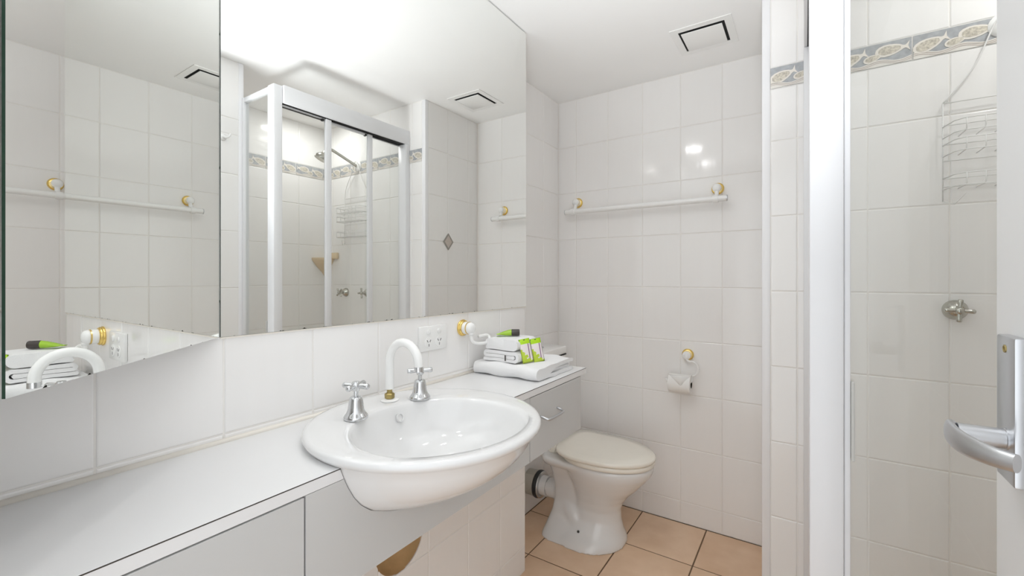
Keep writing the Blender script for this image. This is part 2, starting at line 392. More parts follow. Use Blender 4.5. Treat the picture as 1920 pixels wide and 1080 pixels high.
# end return of the vanity wall and the recess behind the toilet
wC = structure(box('wall_recess', (XC - 0.1, YE - 0.15, 0), (XC - g, YD + 0.1, CEIL), M['grout']))
tiles(wC, '+x', XC, cuts(YE, YD, 2.2, 0.2), ROWS)
wD = structure(box('wall_far', (XC - 0.1, YD + g, 0), (XE + 0.02, YD + 0.1, CEIL), M['grout']))
TD = tiles(wD, '-y', YD, cuts(XC, XE, -0.1255, 0.2), ROWS)
wE = structure(box('wall_right', (XE + g, YS + 0.012, 0), (XE + 0.1, YD + 0.1, CEIL), M['grout']))
tiles(wE, '-x', XE, cuts(YS + 0.028, YD, 2.086, 0.2), ROWS)
dm = thing('diamond_accent_tile', 'small grey and pink diamond accent set at a tile joint, seen in the wall mirror', 'tile')
dm.matrix_world = frame_at('-x', XE - 0.0005, 2.086, 1.5065)
def diamond(name, r0, r1, z, m, par):
    bm = bmesh.new()
    if r0 == 0:
        vs = [bm.verts.new((x * r1[0], y * r1[1], z)) for x, y in ((-1, 0), (0, -1), (1, 0), (0, 1))]; vb = [bm.verts.new((v.co.x, v.co.y, 0)) for v in vs]
        bm.faces.new(vs)
        for i in range(4): bm.faces.new((vb[i], vb[(i + 1) % 4], vs[(i + 1) % 4], vs[i]))
    else:
        q = [(-1, 0), (0, -1), (1, 0), (0, 1)]
        A = [bm.verts.new((x * r0[0], y * r0[1], z)) for x, y in q]; B = [bm.verts.new((x * r1[0], y * r1[1], z)) for x, y in q]; Cc = [bm.verts.new((x * r1[0], y * r1[1], 0)) for x, y in q]
        for i in range(4):
            j = (i + 1) % 4; bm.faces.new((A[i], A[j], B[j], B[i])); bm.faces.new((B[i], B[j], Cc[j], Cc[i]))
    return mesh_obj(name, bm, m, par)
diamond('inlay', 0, (0.037, 0.043), 0.003, M['decor'], dm)
diamond('rim', (0.035, 0.041), (0.046, 0.053), 0.005, M['decorline'], dm)
wS = structure(box('wall_shower_end', (XE + 0.012, YS + g, 0), (XR + 0.1, YS + 0.1, CEIL), M['grout']))
wS_x = cuts(XE + 0.028, XR, 1.194, 0.2)
tiles(wS, '-y', YS, wS_x, ROWS_B, skip=lambda i, j: abs(ROWS_B[j] - BORDER[0]) < 1e-4)
vm = (BORDER[0] + BORDER[1]) / 2
border(wS, '-y', YS, [(1.007 + 0.2 * k, max(1.007 + 0.2 * k - 0.1, XE + 0.027), min(1.007 + 0.2 * k + 0.1, XR)) for k in range(5)], vm)
wR = structure(box('wall_shower_side', (XR + g, YN - 0.1, 0), (XR + 0.1, YS + 0.1, CEIL), M['grout']))
tiles(wR, '-x', XR, cuts(YN, YS, 1.687, 0.2), ROWS_B, skip=lambda i, j: abs(ROWS_B[j] - BORDER[0]) < 1e-4)
border(wR, '-x', XR, [(1.766 - 0.2 * k, max(1.666 - 0.2 * k, YN), min(1.866 - 0.2 * k, YS)) for k in range(-1, 4)], vm)
wN = structure(box('wall_nib', (XN + g, -0.2, 0), (XR + 0.1, YN - g, CEIL), M['grout']))
tiles(wN, '-x', XN, cuts(YL, YN, 0.86, 0.2), ROWS_B, skip=lambda i, j: False)
tiles(wN, '+y', YN, cuts(XN, XR, 1.394, 0.2), ROWS_B, skip=lambda i, j: False)
# entrance wall with its doorway; the camera stands in the opening
structure(box('wall_entrance', (-0.0, YL - 0.12, 0), (0.42, YL, CEIL), M['paint']))
structure(box('wall_entrance_head', (0.42, YL - 0.12, 2.08), (XN, YL, CEIL), M['paint']))
bm = bmesh.new(); bbox(bm, (1.262, YL - 0.12, 0), (XN, YL, 2.08)); bbox(bm, (0.42, YL - 0.12, 0), (0.435, YL, 2.08)); bbox(bm, (0.42, YL - 0.12, 2.06), (XN, YL, 2.08))
structure(mesh_obj('trim_door_jamb', bm, M['paint']))
structure(box('trim_tile_corner', (XE - 0.001, YS - 0.002, 0), (XE + 0.027, YS + 0.027, CEIL), M['trim'], bev=0.004))
structure(box('trim_nib_corner', (XN - 0.002, YN - 0.022, 0), (XN + 0.02, YN + 0.002, CEIL), M['trim'], bev=0.004))

# ceiling fittings
for k, (lx, ly) in enumerate(DOWNLIGHTS):
    lab = ('round recessed downlight in the ceiling above the washbasin', 'round recessed downlight in the ceiling beside the angled mirror', 'round downlight added in the ceiling above the shower as fill light')[k]
    d = thing('downlight', lab, 'light', (lx, ly, CEIL), 'ceiling downlights')
    bm = bmesh.new(); lathe(bm, [(0.046, 0.0), (0.056, 0.0), (0.055, -0.006), (0.048, -0.008), (0.044, -0.004), (0.044, 0.0)], n=40, cap=False); mesh_obj('bezel', bm, M['plastic'], d, smooth=True)
    bm = bmesh.new(); lathe(bm, [(0.044, -0.002), (0, -0.002)], n=40, cap=False); mesh_obj('lens', bm, M['lamp'], d)
v = thing('exhaust_vent', 'square white exhaust vent with dark gap around its cover plate, on the ceiling', 'vent', (0.6475, 2.0925 - 0.02, CEIL))
bm = bmesh.new(); ho, hi_, gp = 0.122, 0.092, 0.010
for (a, b) in (((-ho, -ho), (ho, -hi_)), ((-ho, hi_), (ho, ho)), ((-ho, -hi_), (-hi_, hi_)), ((hi_, -hi_), (ho, hi_))):
    bbox(bm, (a[0], a[1], -0.004), (b[0], b[1], -0.0005))
mesh_obj('surround', bm, M['plastic'], v)
box('shadow_gap', (-hi_, -hi_, -0.002), (hi_, hi_, -0.0008), M['dark'], v)
box('cover_plate', (-hi_ + gp, -hi_ + gp, -0.010), (hi_ - gp, hi_ - gp, -0.0065), M['plastic'], v, bev=0.0015)
box('cover_clip', (-0.02, -0.02, -0.0065), (0.02, 0.02, -0.002), M['dark'], v)

# ---------------------------------------------------------------- mirrors
MZ = 1.1535
mB = thing('wall_mirror', 'large frameless mirror on the tiled wall above the washbasin', 'mirror', (0, 0.4225, MZ))
def mirror_glass(name, L, H, par, loc=(0, 0, 0), rz=0.0, t=0.006):
    # local: x along, y outwards (front at y = 0.006), z up
    bm = bmesh.new(); bbox(bm, (0, 0.006 - t, 0), (L, 0.006, H), mi=1)
    for f in bm.faces:
        if f.calc_center_median().y > 0.0055: f.material_index = 0
    o = mesh_obj(name, bm, [M['mirror'], M['glass_edge']], par); o.location = loc; o.rotation_euler = (0, 0, rz); return o
# front normal +x : local y -> +x  => rotate by -90deg, local x -> -y
mg = mirror_glass('mirror_glass', YE - 0.0005 - 0.4225, CEIL - 0.004 - MZ, mB, (-0.002, YE - 0.0005 - 0.4225, 0), R(-90))
box('silicone_bead', (-0.0015, 0, -0.004), (0.003, YE - 0.4225, -0.0005), M['silicone'], mB)
ang = R(45.0); off = 0.300
nA = Vector((math.cos(ang), math.sin(ang), 0)); tA = Vector((math.sin(ang), -math.cos(ang), 0))  # tA: towards the camera side
endA = nA * off + tA * 0.0; 
# start where the plane meets the wall mirror (x = .006), end at the doorway side
s0 = (0.005 - endA.x) / tA.x; s1 = (0.338 - endA.x) / tA.x
pA0 = endA + tA * s0; pA1 = endA + tA * s1
mA = thing('angled_mirror', 'tall frameless mirror panel standing out at an angle from the end of the wall mirror', 'mirror', (pA1.x, pA1.y, MZ))
lenA = (pA1 - pA0).length
ga = mirror_glass('mirror_glass', lenA, CEIL - 0.004 - MZ, mA, tuple(-nA * 0.006), math.atan2(-tA.y, -tA.x), 0.0032)
# make sure the silvered face looks along nA
yl = Matrix.Rotation(math.atan2(-tA.y, -tA.x), 3, 'Z') @ Vector((0, 1, 0))
if yl.dot(nA) < 0:
    ga.rotation_euler = (0, 0, math.atan2(tA.y, tA.x)); ga.location = tuple(-tA * lenA - nA * 0.006)
bk = box('backing_board', (0.006, -0.012, 0.003), (lenA - 0.02, 0.0025, CEIL - 0.008 - MZ), M['board'], mA)
bk.rotation_euler = ga.rotation_euler; bk.location = ga.location

# ---------------------------------------------------------------- vanity
CT = 0.933; XV = 0.317; VE = 1.553; FB_Z = 0.713
BC = Vector((0.285, 0.737)); 
def ell(cx, cy_, rx, ry, z, n=72): return [(cx + rx * math.cos(2 * math.pi * i / n), cy_ + ry * math.sin(2 * math.pi * i / n), z) for i in range(n)]
OUT = [(0.185, 0.020, 0.776), (0.185, 0.090, 0.778), (0.188, 0.130, 0.784), (0.192, 0.164, 0.796), (0.198, 0.190, 0.811), (0.218, 0.207, 0.827), (0.242, 0.219, 0.848), (0.260, 0.228, 0.868), (0.273, 0.237, 0.890), (0.281, 0.245, 0.912), (0.285, 0.252, 0.932)]
def basin_solid(s):
    bm = bmesh.new(); loft(bm, [ell(cx, BC.y, r * s, r * s, z) for cx, r, z in OUT] + [ell(0.285, BC.y, 0.252 * s, 0.252 * s, 1.1)]); return bm
top = thing('vanity_worktop', 'long white laminate vanity worktop cut around the washbasin', 'worktop', (0, YL, CT))
bm = bmesh.new(); bbox(bm, (0.002, YL + 0.001, CT - 0.022), (XV, VE, CT), 0.0008, 1); ob = mesh_obj('slab', bm, M['laminate'], None); obool(ob, basin_solid(1.008)); ob.parent = top; ob.matrix_parent_inverse = Matrix.Translation((0, -YL, -CT))
for ya, yb_ in ((YL + 0.001, 0.487), (0.985, VE)):
    ob = box('edge_seam', (XV - 0.0004, ya, CT - 0.0019), (XV + 0.0004, yb_, CT - 0.0003), M['seam'], top); ob.matrix_parent_inverse = Matrix.Translation((0, -YL, -CT))
bm = bmesh.new(); tube(bm, [(0.004, YL + 0.01, CT + 0.002), (0.004, VE - 0.002, CT + 0.002)], 0.006, 10); ob = mesh_obj('silicone_bead', bm, M['silicone'], top, smooth=True); ob.matrix_parent_inverse = Matrix.Translation((0, -YL, -CT))

cab = thing('vanity_cabinet', 'white laminate vanity cabinet with flap door and curved cutout under the washbasin', 'cabinet', (0, YL, FB_Z))
inv = Matrix.Translation((0, -YL, -FB_Z))
def child(o, par, iv): o.parent = par; o.matrix_parent_inverse = iv; return o
DL0, DL1 = YL + 0.06, 0.419
def panel_with_hole(name, y0, y1, hy0, hy1, hz0, hz1, xf, t, m, par, iv, cut=True):
    bm = bmesh.new()
    for (a, b, c_, d) in ((y0, hy0, FB_Z, CT - 0.0225), (hy1, y1, FB_Z, CT - 0.0225), (hy0, hy1, FB_Z, hz0), (hy0, hy1, hz1, CT - 0.0225)):
        if b - a > 1e-4 and d - c_ > 1e-4: bbox(bm, (xf - t, a, c_), (xf, b, d))
    bmesh.ops.remove_doubles(bm, verts=bm.verts, dist=1e-5)
    o = mesh_obj(name, bm, m)
    return child(o, par, iv)
# front: frame left of the basin around the flap, solid fascia under the basin
bm = bmesh.new()
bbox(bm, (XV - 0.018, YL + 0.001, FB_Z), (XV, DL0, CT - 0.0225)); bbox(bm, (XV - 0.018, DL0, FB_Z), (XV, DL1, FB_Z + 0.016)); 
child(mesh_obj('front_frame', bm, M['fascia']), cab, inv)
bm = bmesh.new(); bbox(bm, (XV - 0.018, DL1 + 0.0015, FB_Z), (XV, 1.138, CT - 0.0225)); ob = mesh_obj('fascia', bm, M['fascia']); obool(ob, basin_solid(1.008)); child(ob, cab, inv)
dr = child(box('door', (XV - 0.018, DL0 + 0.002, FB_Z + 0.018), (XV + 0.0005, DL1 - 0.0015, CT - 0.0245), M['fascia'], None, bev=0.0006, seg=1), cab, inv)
bm = bmesh.new(); bbox(bm, (0.004, YL + 0.002, FB_Z + 0.001), (XV - 0.019, YL + 0.018, CT - 0.024)); bbox(bm, (0.004, 0.436, FB_Z + 0.001), (XV - 0.019, 0.45, CT - 0.024)); bbox(bm, (0.004, YL + 0.018, FB_Z + 0.001), (XV - 0.019, 0.436, FB_Z + 0.015)); bbox(bm, (XV - 0.0185, YL + 0.03, FB_Z + 0.016), (XV - 0.0182, 0.43, CT - 0.024), mi=0)
ob = mesh_obj('carcass', bm, M['dark']); child(ob, cab, inv)

du = thing('drawer_unit', 'white laminate drawer unit at the toilet end of the vanity', 'drawer unit', (0, 1.13, FB_Z))
inv = Matrix.Translation((0, -1.13, -FB_Z)); D0, D1_ = 1.140, 1.506
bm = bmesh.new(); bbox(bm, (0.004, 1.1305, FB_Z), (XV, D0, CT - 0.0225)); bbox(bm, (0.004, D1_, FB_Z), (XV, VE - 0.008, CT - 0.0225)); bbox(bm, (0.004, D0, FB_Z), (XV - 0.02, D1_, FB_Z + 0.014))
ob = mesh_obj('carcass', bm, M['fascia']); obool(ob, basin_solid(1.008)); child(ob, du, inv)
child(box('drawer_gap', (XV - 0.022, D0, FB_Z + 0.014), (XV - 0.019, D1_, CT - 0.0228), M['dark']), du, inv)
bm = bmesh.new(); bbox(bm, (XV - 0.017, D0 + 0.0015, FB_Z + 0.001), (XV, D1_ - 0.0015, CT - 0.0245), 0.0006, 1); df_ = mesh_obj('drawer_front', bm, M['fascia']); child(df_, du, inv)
bm = bmesh.new(); hz = 0.838; tube(bm, spline([(XV - 0.002, 1.205, hz), (XV + 0.022, 1.207, hz - 0.006), (XV + 0.028, 1.222, hz - 0.008), (XV + 0.028, 1.30, hz - 0.008), (XV + 0.022, 1.315, hz - 0.006), (XV - 0.002, 1.317, hz)], 6), 0.0042, 10); hd = mesh_obj('handle', bm, M['satin'], df_, smooth=True)

bs = thing('washbasin', 'round white semi recessed china washbasin set into the worktop', 'basin', (BC.x, BC.y, 0.778))
inv = Matrix.Translation((-BC.x, -BC.y, -0.778)); RZ = 0.956
ICX, ICY = 0.340, 0.728
rings = [ell(cx, BC.y, r, r, z) for cx, r, z in OUT]
rings += [ell(0.285, BC.y, r, r, z) for r, z in ((0.2575, 0.937), (0.2620, 0.942), (0.2638, 0.947), (0.2628, 0.9515), (0.2595, 0.9548), (0.252, RZ), (0.236, RZ - 0.0005))]
def mixr(t, z): return ell(0.285 + (ICX - 0.285) * t, BC.y + (ICY - BC.y) * t, 0.236 + (0.196 - 0.236) * t, 0.236 + (0.200 - 0.236) * t, z)
rings += [mixr(0.5, RZ - 0.001), mixr(0.85, RZ - 0.0015), mixr(1.0, RZ - 0.003)]
for k, z in ((0.978, RZ - 0.006), (0.958, RZ - 0.013), (0.922, RZ - 0.030), (0.87, RZ - 0.050), (0.78, RZ - 0.074), (0.64, RZ - 0.094), (0.45, RZ - 0.108), (0.25, RZ - 0.116), (0.115, RZ - 0.1185)):
    c0 = ICX - (1 - k) * 0.085
    rings.append(ell(c0, ICY, 0.196 * k, 0.200 * k, z))
bm = bmesh.new(); loft(bm, rings)
ob = mesh_obj('bowl', bm, M['china'], None, smooth=True); child(ob, bs, inv)
bm = bmesh.new(); lathe(bm, [(0.024, 0.0), (0.0235, 0.003), (0.018, 0.003), (0.015, -0.002), (0.0, -0.002)], (0.265, ICY, RZ - 0.119), n=24); child(mesh_obj('waste_ring', bm, M['chrome'], None, smooth=True), bs, inv)
bm = bmesh.new(); lathe(bm, [(0.011, -0.004), (0.011, 0.0015), (0.008, 0.0015), (0.008, -0.003), (0, -0.003)], (0.163, 0.765, RZ - 0.032), (0.93, 0, 0.36), 20); child(mesh_obj('overflow', bm, M['china'], None, angle=40), bs, inv)

# taps on the basin deck
def arm_profile(L, r): return [(r * 0.9, 0.006), (r * 0.85, L * 0.35), (r, L * 0.7), (r * 1.08, L * 0.92), (r * 0.75, L), (0, L)]
def pillar_tap(loc, rz, label):
    t = thing('pillar_tap', label, 'tap', loc, 'chrome basin taps')
    bm = bmesh.new(); lathe(bm, [(0.0, 0), (0.0268, 0), (0.0272, 0.004), (0.0255, 0.0075), (0.0215, 0.0125), (0.0185, 0.019), (0.0167, 0.030), (0.0150, 0.043), (0.0138, 0.048), (0.0115, 0.050), (0.0, 0.050)], n=36)
    mesh_obj('bell', bm, M['chrome'], t, angle=50)
    bm = bmesh.new(); lathe(bm, [(0.0055, 0.049), (0.0055, 0.066)], n=16); mesh_obj('spindle', bm, M['chrome'], t, angle=50)
    h = part('handle', (0, 0, 0.074), t); h.rotation_euler = (0, 0, rz)
    bm = bmesh.new(); lathe(bm, [(0.0, -0.011), (0.008, -0.011), (0.0105, -0.004), (0.0105, 0.005), (0.0075, 0.010), (0.0, 0.011)], n=24); mesh_obj('hub', bm, M['chrome'], h, angle=50)
    for k in range(4):
        a = math.pi / 2 * k; bm = bmesh.new(); lathe(bm, arm_profile(0.033, 0.0064), axis=(math.cos(a), math.sin(a), 0), n=14); mesh_obj('arm', bm, M['chrome'], h, smooth=True)
    return t
pillar_tap((0.158, 0.637, RZ - 0.0005), R(20), 'chrome cross handle basin tap nearest the angled mirror')
pillar_tap((0.158, 0.837, RZ - 0.0005), R(52), 'chrome cross handle basin tap beside the folded towels')
sp_ = thing('basin_spout', 'white gooseneck spout on a tarnished brass nut behind the washbasin', 'spout', (0.106, 0.779, RZ - 0.0005))
bm = bmesh.new(); lathe(bm, [(0.0, 0), (0.0235, 0), (0.0235, 0.002), (0.018, 0.0045), (0.0, 0.0045)], n=30); mesh_obj('flange', bm, M['plastic'], sp_, angle=40)
bm = bmesh.new(); lathe(bm, [(0.0085, 0.004), (0.0125, 0.006), (0.0130, 0.017), (0.0105, 0.0195)], n=6); lathe(bm, [(0.0075, 0.0195), (0.0075, 0.022), (0.0068, 0.022), (0.0068, 0.031)], n=16); mesh_obj('nut', bm, M['oldbrass'], sp_, angle=30)
bm = bmesh.new(); ar = 0.0515
pts = [Vector((0, 0, 0.030)), Vector((0, 0, 0.065)), Vector((0, 0, 0.090))] + [Vector((ar - ar * math.cos(a), 0.004 * k / 20, 0.104 + ar * math.sin(a))) for k, a in [(k, math.pi * k / 20) for k in range(21)]] + [Vector((2 * ar, 0.004, 0.098))]
tube(bm, pts, 0.0108, 18); mesh_obj('neck', bm, M['plastic'], sp_, angle=60)
bm = bmesh.new(); lathe(bm, [(0.0, 0.0), (0.0085, 0.0), (0.0118, 0.001), (0.0118, 0.013), (0.0, 0.013)], (2 * ar, 0.004, 0.0855), n=20); mesh_obj('aerator', bm, M['chrome'], sp_, angle=40)

# double power outlet
po = thing('power_outlet', 'white double power outlet on the wall below the mirror', 'power outlet', (0, 1.0435, 1.082))
bm = bmesh.new(); bbox(bm, (0, -0.062, -0.040), (0.010, 0.062, 0.040), 0.003, 2); mesh_obj('plate', bm, M['plastic'], po, angle=40)
for sy in (-0.024, 0.024):
    bm = bmesh.new(); lathe(bm, [(0.0088, 0.0098), (0.0088, 0.0115), (0.0075, 0.0125), (0, 0.0125)], (0, sy, 0.021), (1, 0, 0), 20); mesh_obj('switch', bm, M['plastic'], po, angle=40)
    bm = bmesh.new(); lathe(bm, [(0.0175, 0.0098), (0.0172, 0.0112), (0.0158, 0.0114), (0, 0.0114)], (0, sy, -0.013), (1, 0, 0), 28); sk = mesh_obj('socket', bm, M['plastic'], po, angle=40)
    bm = bmesh.new()
    for (dy, dz, a) in ((-0.006, 0.005, 30), (0.006, 0.005, -30), (0, -0.008, 0)):
        b2 = bmesh.new(); bbox(b2, (0.0113, -0.0011, -0.0042), (0.0117, 0.0011, 0.0042)); bmesh.ops.rotate(b2, verts=b2.verts, matrix=Matrix.Rotation(R(a), 3, 'X')); bmesh.ops.translate(b2, verts=b2.verts, vec=(0, sy + dy, -0.013 + dz))
        me = bpy.data.meshes.new('t'); b2.to_mesh(me); b2.free(); bm.from_mesh(me); bpy.data.meshes.remove(me)
    mesh_obj('pin_slot', bm, M['dark'], sk)

# brass and white ceramic rosette used by all the bathroom fittings; local +z leaves the wall
def rosette(par, loc, axis):
    h = part('rosette', loc, par)
    bm = bmesh.new(); lathe(bm, [(0, 0), (0.0285, 0), (0.0295, 0.003), (0.0280, 0.0055), (0.0272, 0.006), (0.0275, 0.009), (0.0255, 0.0125), (0.021, 0.0135), (0, 0.0135)], axis=axis, n=36); mesh_obj('brass_base', bm, M['brass'], h, angle=50)
    bm = bmesh.new(); lathe(bm, [(0.0215, 0.013), (0.0220, 0.016), (0.0220, 0.027), (0.0210, 0.029)], axis=axis, n=32, cap=False); mesh_obj('collar', bm, M['plastic'], h, angle=50)
    bm = bmesh.new(); lathe(bm, [(0.0205, 0.0285), (0.0222, 0.029), (0.0222, 0.0315), (0.0205, 0.032)], axis=axis, n=32, cap=False); mesh_obj('gold_band', bm, M['brass'], h, angle=50)
    bm = bmesh.new(); lathe(bm, [(0.0208, 0.0315), (0.0210, 0.036), (0.0198, 0.042), (0.0160, 0.0475), (0.0090, 0.0505), (0.0, 0.0515)], axis=axis, n=32); mesh_obj('knob', bm, M['plastic'], h, smooth=True)
    return h
tr = thing('towel_ring', 'white towel ring on a brass and white rosette by the folded towels', 'towel ring', (0, 1.197, 1.100))
rosette(tr, (0, 0, 0), (1, 0, 0))
bm = bmesh.new()
# the open ring swings from under the knob towards the towels
pts = spline([(0.040, 0.0, -0.014), (0.041, 0.001, -0.036), (0.042, 0.012, -0.050), (0.047, 0.035, -0.057), (0.050, 0.075, -0.058), (0.043, 0.105, -0.050), (0.030, 0.105, -0.036), (0.028, 0.060, -0.036)], 6)
tube(bm, pts, 0.0062, 12); mesh_obj('ring', bm, M['plastic'], tr, smooth=True)
bm = bmesh.new(); lathe(bm, [(0.009, 0), (0.0095, 0.006), (0.007, 0.012), (0, 0.013)], (0.040, 0, -0.024), (0, 0, 1), 16); mesh_obj('hanger', bm, M['plastic'], tr, smooth=True)

# ---------------------------------------------------------------- towels and toiletries
def ribbon_profile(path, t):
    path = [Vector((p[0], p[1])) for p in path]; L, Rr = [], []
    for i, p in enumerate(path):
        d = (path[min(i + 1, len(path) - 1)] - path[max(i - 1, 0)]).normalized(); nn = Vector((-d.y, d.x))
        L.append(p + nn * t / 2); Rr.append(p - nn * t / 2)
    d0 = (path[0] - path[1]).normalized(); d1 = (path[-1] - path[-2]).normalized()
    return L + [path[-1] + d1 * t * 0.35] + Rr[::-1] + [path[0] + d0 * t * 0.35]
def u_fold(a, b, z0, z1, n=10, nl=10):
    # two layers at z0 and z1 joined by a turn at b
    r = (z1 - z0) / 2; s = 1 if b > a else -1; p = []
    for k in range(nl): p.append((a + (b - s * r - a) * k / nl, z0))
    for k in range(n + 1):
        q = -math.pi / 2 + math.pi * k / n; p.append((b - s * r + s * r * math.cos(q), (z0 + z1) / 2 + r * math.sin(q)))
    for k in range(1, nl + 1): p.append((b - s * r + (a - (b - s * r)) * k / nl, z1))
    return p
def tri_fold(a, b, z0, z1, zi, tail):
    p = u_fold(a, b, z0, z1, 10); r = (z1 - zi) / 2; s = 1 if b > a else -1
    p = p[:-1] + [(a + s * r * 1.6, z1)]
    for k in range(1, 9):
        q = math.pi * k / 8; p.append((a + s * r * 1.6 - s * r * math.sin(q), zi + r + r * math.cos(q)))
    return p + [(a + (tail - a) * k / 8, zi) for k in range(2, 9)]
def towel_piece(bm, path, t, e0, e1, plane, seg=18, amp=0.0035, seed=0.0, zmin=0.0):
    prof = ribbon_profile(path, t); rings = []
    for k in range(seg + 1):
        e = e0 + (e1 - e0) * k / seg
        f = 1 - 0.25 * (abs(2 * k / seg - 1) ** 10)
        ring = []
        cxm = sum(p.x for p in prof) / len(prof); czm = sum(p.y for p in prof) / len(prof)
        for p in prof:
            q = Vector((e, p.x, p.y)) if plane == 'x' else Vector((p.x, e, p.y))
            w = noise.noise_vector(q * 17 + Vector((seed, 0, 0))) * amp
            q = q + w; q.z = max(q.z, zmin); ring.append(q)
        rings.append(ring)
    loft(bm, rings)
z = CT + 0.0005
tw = thing('folded_bath_towel', 'large white folded bath towel lying flat on the worktop', 'towel', (0.15, 1.37, z))
def add_piece(par, name, paths, t, e0, e1, plane, seed, amp=0.0036):
    bm = bmesh.new()
    for pth in paths: towel_piece(bm, pth, t, e0, e1, plane, seed=seed, amp=amp, zmin=par.location.z)
    bmesh.ops.triangulate(bm, faces=[f for f in bm.faces if len(f.verts) > 4])
    o = mesh_obj(name, bm, M['towel'], None, angle=55); child(o, par, Matrix.Translation(-par.location)); return o
add_piece(tw, 'outer_layer', [u_fold(1.500, 1.238, z + 0.0075, z + 0.0385, 12)], 0.0128, 0.018, 0.286, 'x', 1.0, 0.0055)
add_piece(tw, 'inner_layer', [u_fold(1.488, 1.262, z + 0.0185, z + 0.0285, 8)], 0.0085, 0.022, 0.277, 'x', 2.0, 0.001)
Z1 = z + 0.0468
t2 = thing('folded_hand_towel', 'white folded hand towel with a dark tag, lying directly on the bath towel', 'towel', (0.11, 1.34, Z1), 'folded white hand towels')
add_piece(t2, 'folded_cloth', [tri_fold(0.044, 0.186, Z1 + 0.0065, Z1 + 0.0325, Z1 + 0.0195, 0.171)], 0.0118, 1.266, 1.405, 'y', 3.0, 0.003)
bm = bmesh.new(); bbox(bm, (0.139, 1.2600, Z1 + 0.006), (0.1435, 1.2612, Z1 + 0.026)); child(mesh_obj('care_tag', bm, M['cap']), t2, Matrix.Translation(-t2.location))
Z2 = Z1 + 0.0405
t3 = thing('folded_face_towel', 'white folded face towel on top of the towel stack, under the green tube', 'towel', (0.11, 1.34, Z2), 'folded white hand towels')
add_piece(t3, 'folded_cloth', [tri_fold(0.052, 0.182, Z2 + 0.0065, Z2 + 0.0330, Z2 + 0.0198, 0.168)], 0.0120, 1.268, 1.400, 'y', 5.0, 0.003)
ZT = Z2 + 0.0405
tb = thing('lotion_tube', 'small green tube with a dark brown cap lying on top of the towels', 'tube', (0.095, 1.346, ZT + 0.0125))
dxy = Vector((0.067, 0.050, 0)).normalized(); tb.rotation_euler = (0, 0, math.atan2(dxy.y, dxy.x))
rings = []
for x, a, b in ((-0.043, 0.0150, 0.0012), (-0.036, 0.0148, 0.0022), (-0.02, 0.0140, 0.0065), (0.0, 0.0130, 0.0105), (0.012, 0.0122, 0.0118), (0.0135, 0.009, 0.009)):
    rings.append([(x, a * math.cos(2 * math.pi * i / 24), b * math.sin(2 * math.pi * i / 24) - (0.0125 - b) * 0.55) for i in range(24)])
bm = bmesh.new(); loft(bm, rings); mesh_obj('tube_body', bm, M['tube_green'], tb, angle=50)
bm = bmesh.new(); lathe(bm, [(0, 0.013), (0.0118, 0.013), (0.0122, 0.015), (0.0122, 0.040), (0.0112, 0.0425), (0, 0.0425)], axis=(1, 0, 0), n=28); mesh_obj('cap', bm, M['cap'], tb, angle=40)
def sachet(loc, rz, lean, label):
    s = thing('sachet', label, 'sachet', loc, 'lime sachets leaning on the towels')
    s.rotation_euler = (lean, R(-9), rz)
    bm = bmesh.new(); n, mrows = 8, 12; w, h = 0.040, 0.084
    def pt(i, j, sd):
        u, v2 = i / n, j / mrows; puff = 0.0035 * (math.sin(math.pi * u) * math.sin(math.pi * v2)) ** 0.6 if 0 < i < n and 0 < j < mrows else 0
        return (-w / 2 + w * u, sd * (puff + 0.0004), h * v2)
    for sd in (1, -1):
        V = [[bm.verts.new(pt(i, j, sd)) for j in range(mrows + 1)] for i in range(n + 1)]
        for i in range(n):
            for j in range(mrows): bm.faces.new((V[i][j], V[i + 1][j], V[i + 1][j + 1], V[i][j + 1]))
    bmesh.ops.remove_doubles(bm, verts=bm.verts, dist=0.0009)
    mesh_obj('pouch', bm, M['sachet'], s, smooth=True)
    bm = bmesh.new()
    for (x0, x1, z0, z1) in ((-0.003, 0.003, 0.0755, 0.0815),): bbox(bm, (x0, -0.0016, z0), (x1, 0.0016, z1))
    mesh_obj('print_dot', bm, M['cap'], s)
ZS = Z1 + 0.0005
sachet((0.211, 1.302, ZS), R(50), R(-10), 'left lime green and white sachet leaning on the towel stack')
sachet((0.237, 1.335, ZS), R(50), R(-10), 'right lime green and white sachet leaning on the towel stack')

# ---------------------------------------------------------------- toilet
TY = 2.035
wc = thing('toilet', 'white china toilet with a cream plastic lid, standing on the terracotta floor', 'toilet', (0.1, TY, 0))
inv = Matrix.Translation((-0.1, -TY, 0))
def egg(x0, x1, hw, z, n=56, p=2.4, yc=TY, front=0.5):
    # superellipse with a squarer back (x0) and a rounder front (x1)
    out = []; cx = x0 + (x1 - x0) * front
    for i in range(n):
        a = 2 * math.pi * i / n; c, s = math.cos(a), math.sin(a)
        pp = 2.0 if c > 0 else p
        rx = (x1 - cx) if c > 0 else (cx - x0)
        k = (abs(c) ** pp + abs(s) ** pp) ** (-1 / pp)
        out.append((cx + rx * k * c, yc + hw * k * s, z))
    return out
bm = bmesh.new()
loft(bm, [egg(*q) for q in ((-0.02, 0.432, 0.178, 0.402), (-0.02, 0.432, 0.178, 0.380), (0.0, 0.422, 0.172, 0.355), (0.02, 0.395, 0.158, 0.32), (0.04, 0.360, 0.138, 0.28), (0.05, 0.320, 0.116, 0.24), (0.05, 0.290, 0.10, 0.20), (0.04, 0.276, 0.092, 0.16), (0.02, 0.278, 0.098, 0.11), (-0.02, 0.288, 0.130, 0.06), (-0.06, 0.300, 0.166, 0.025), (-0.07, 0.304, 0.180, 0.0))])
loft(bm, [egg(-0.090, 0.24, w, zz, p=5) for w, zz in ((0.176, 0.402), (0.174, 0.380), (0.150, 0.355))])
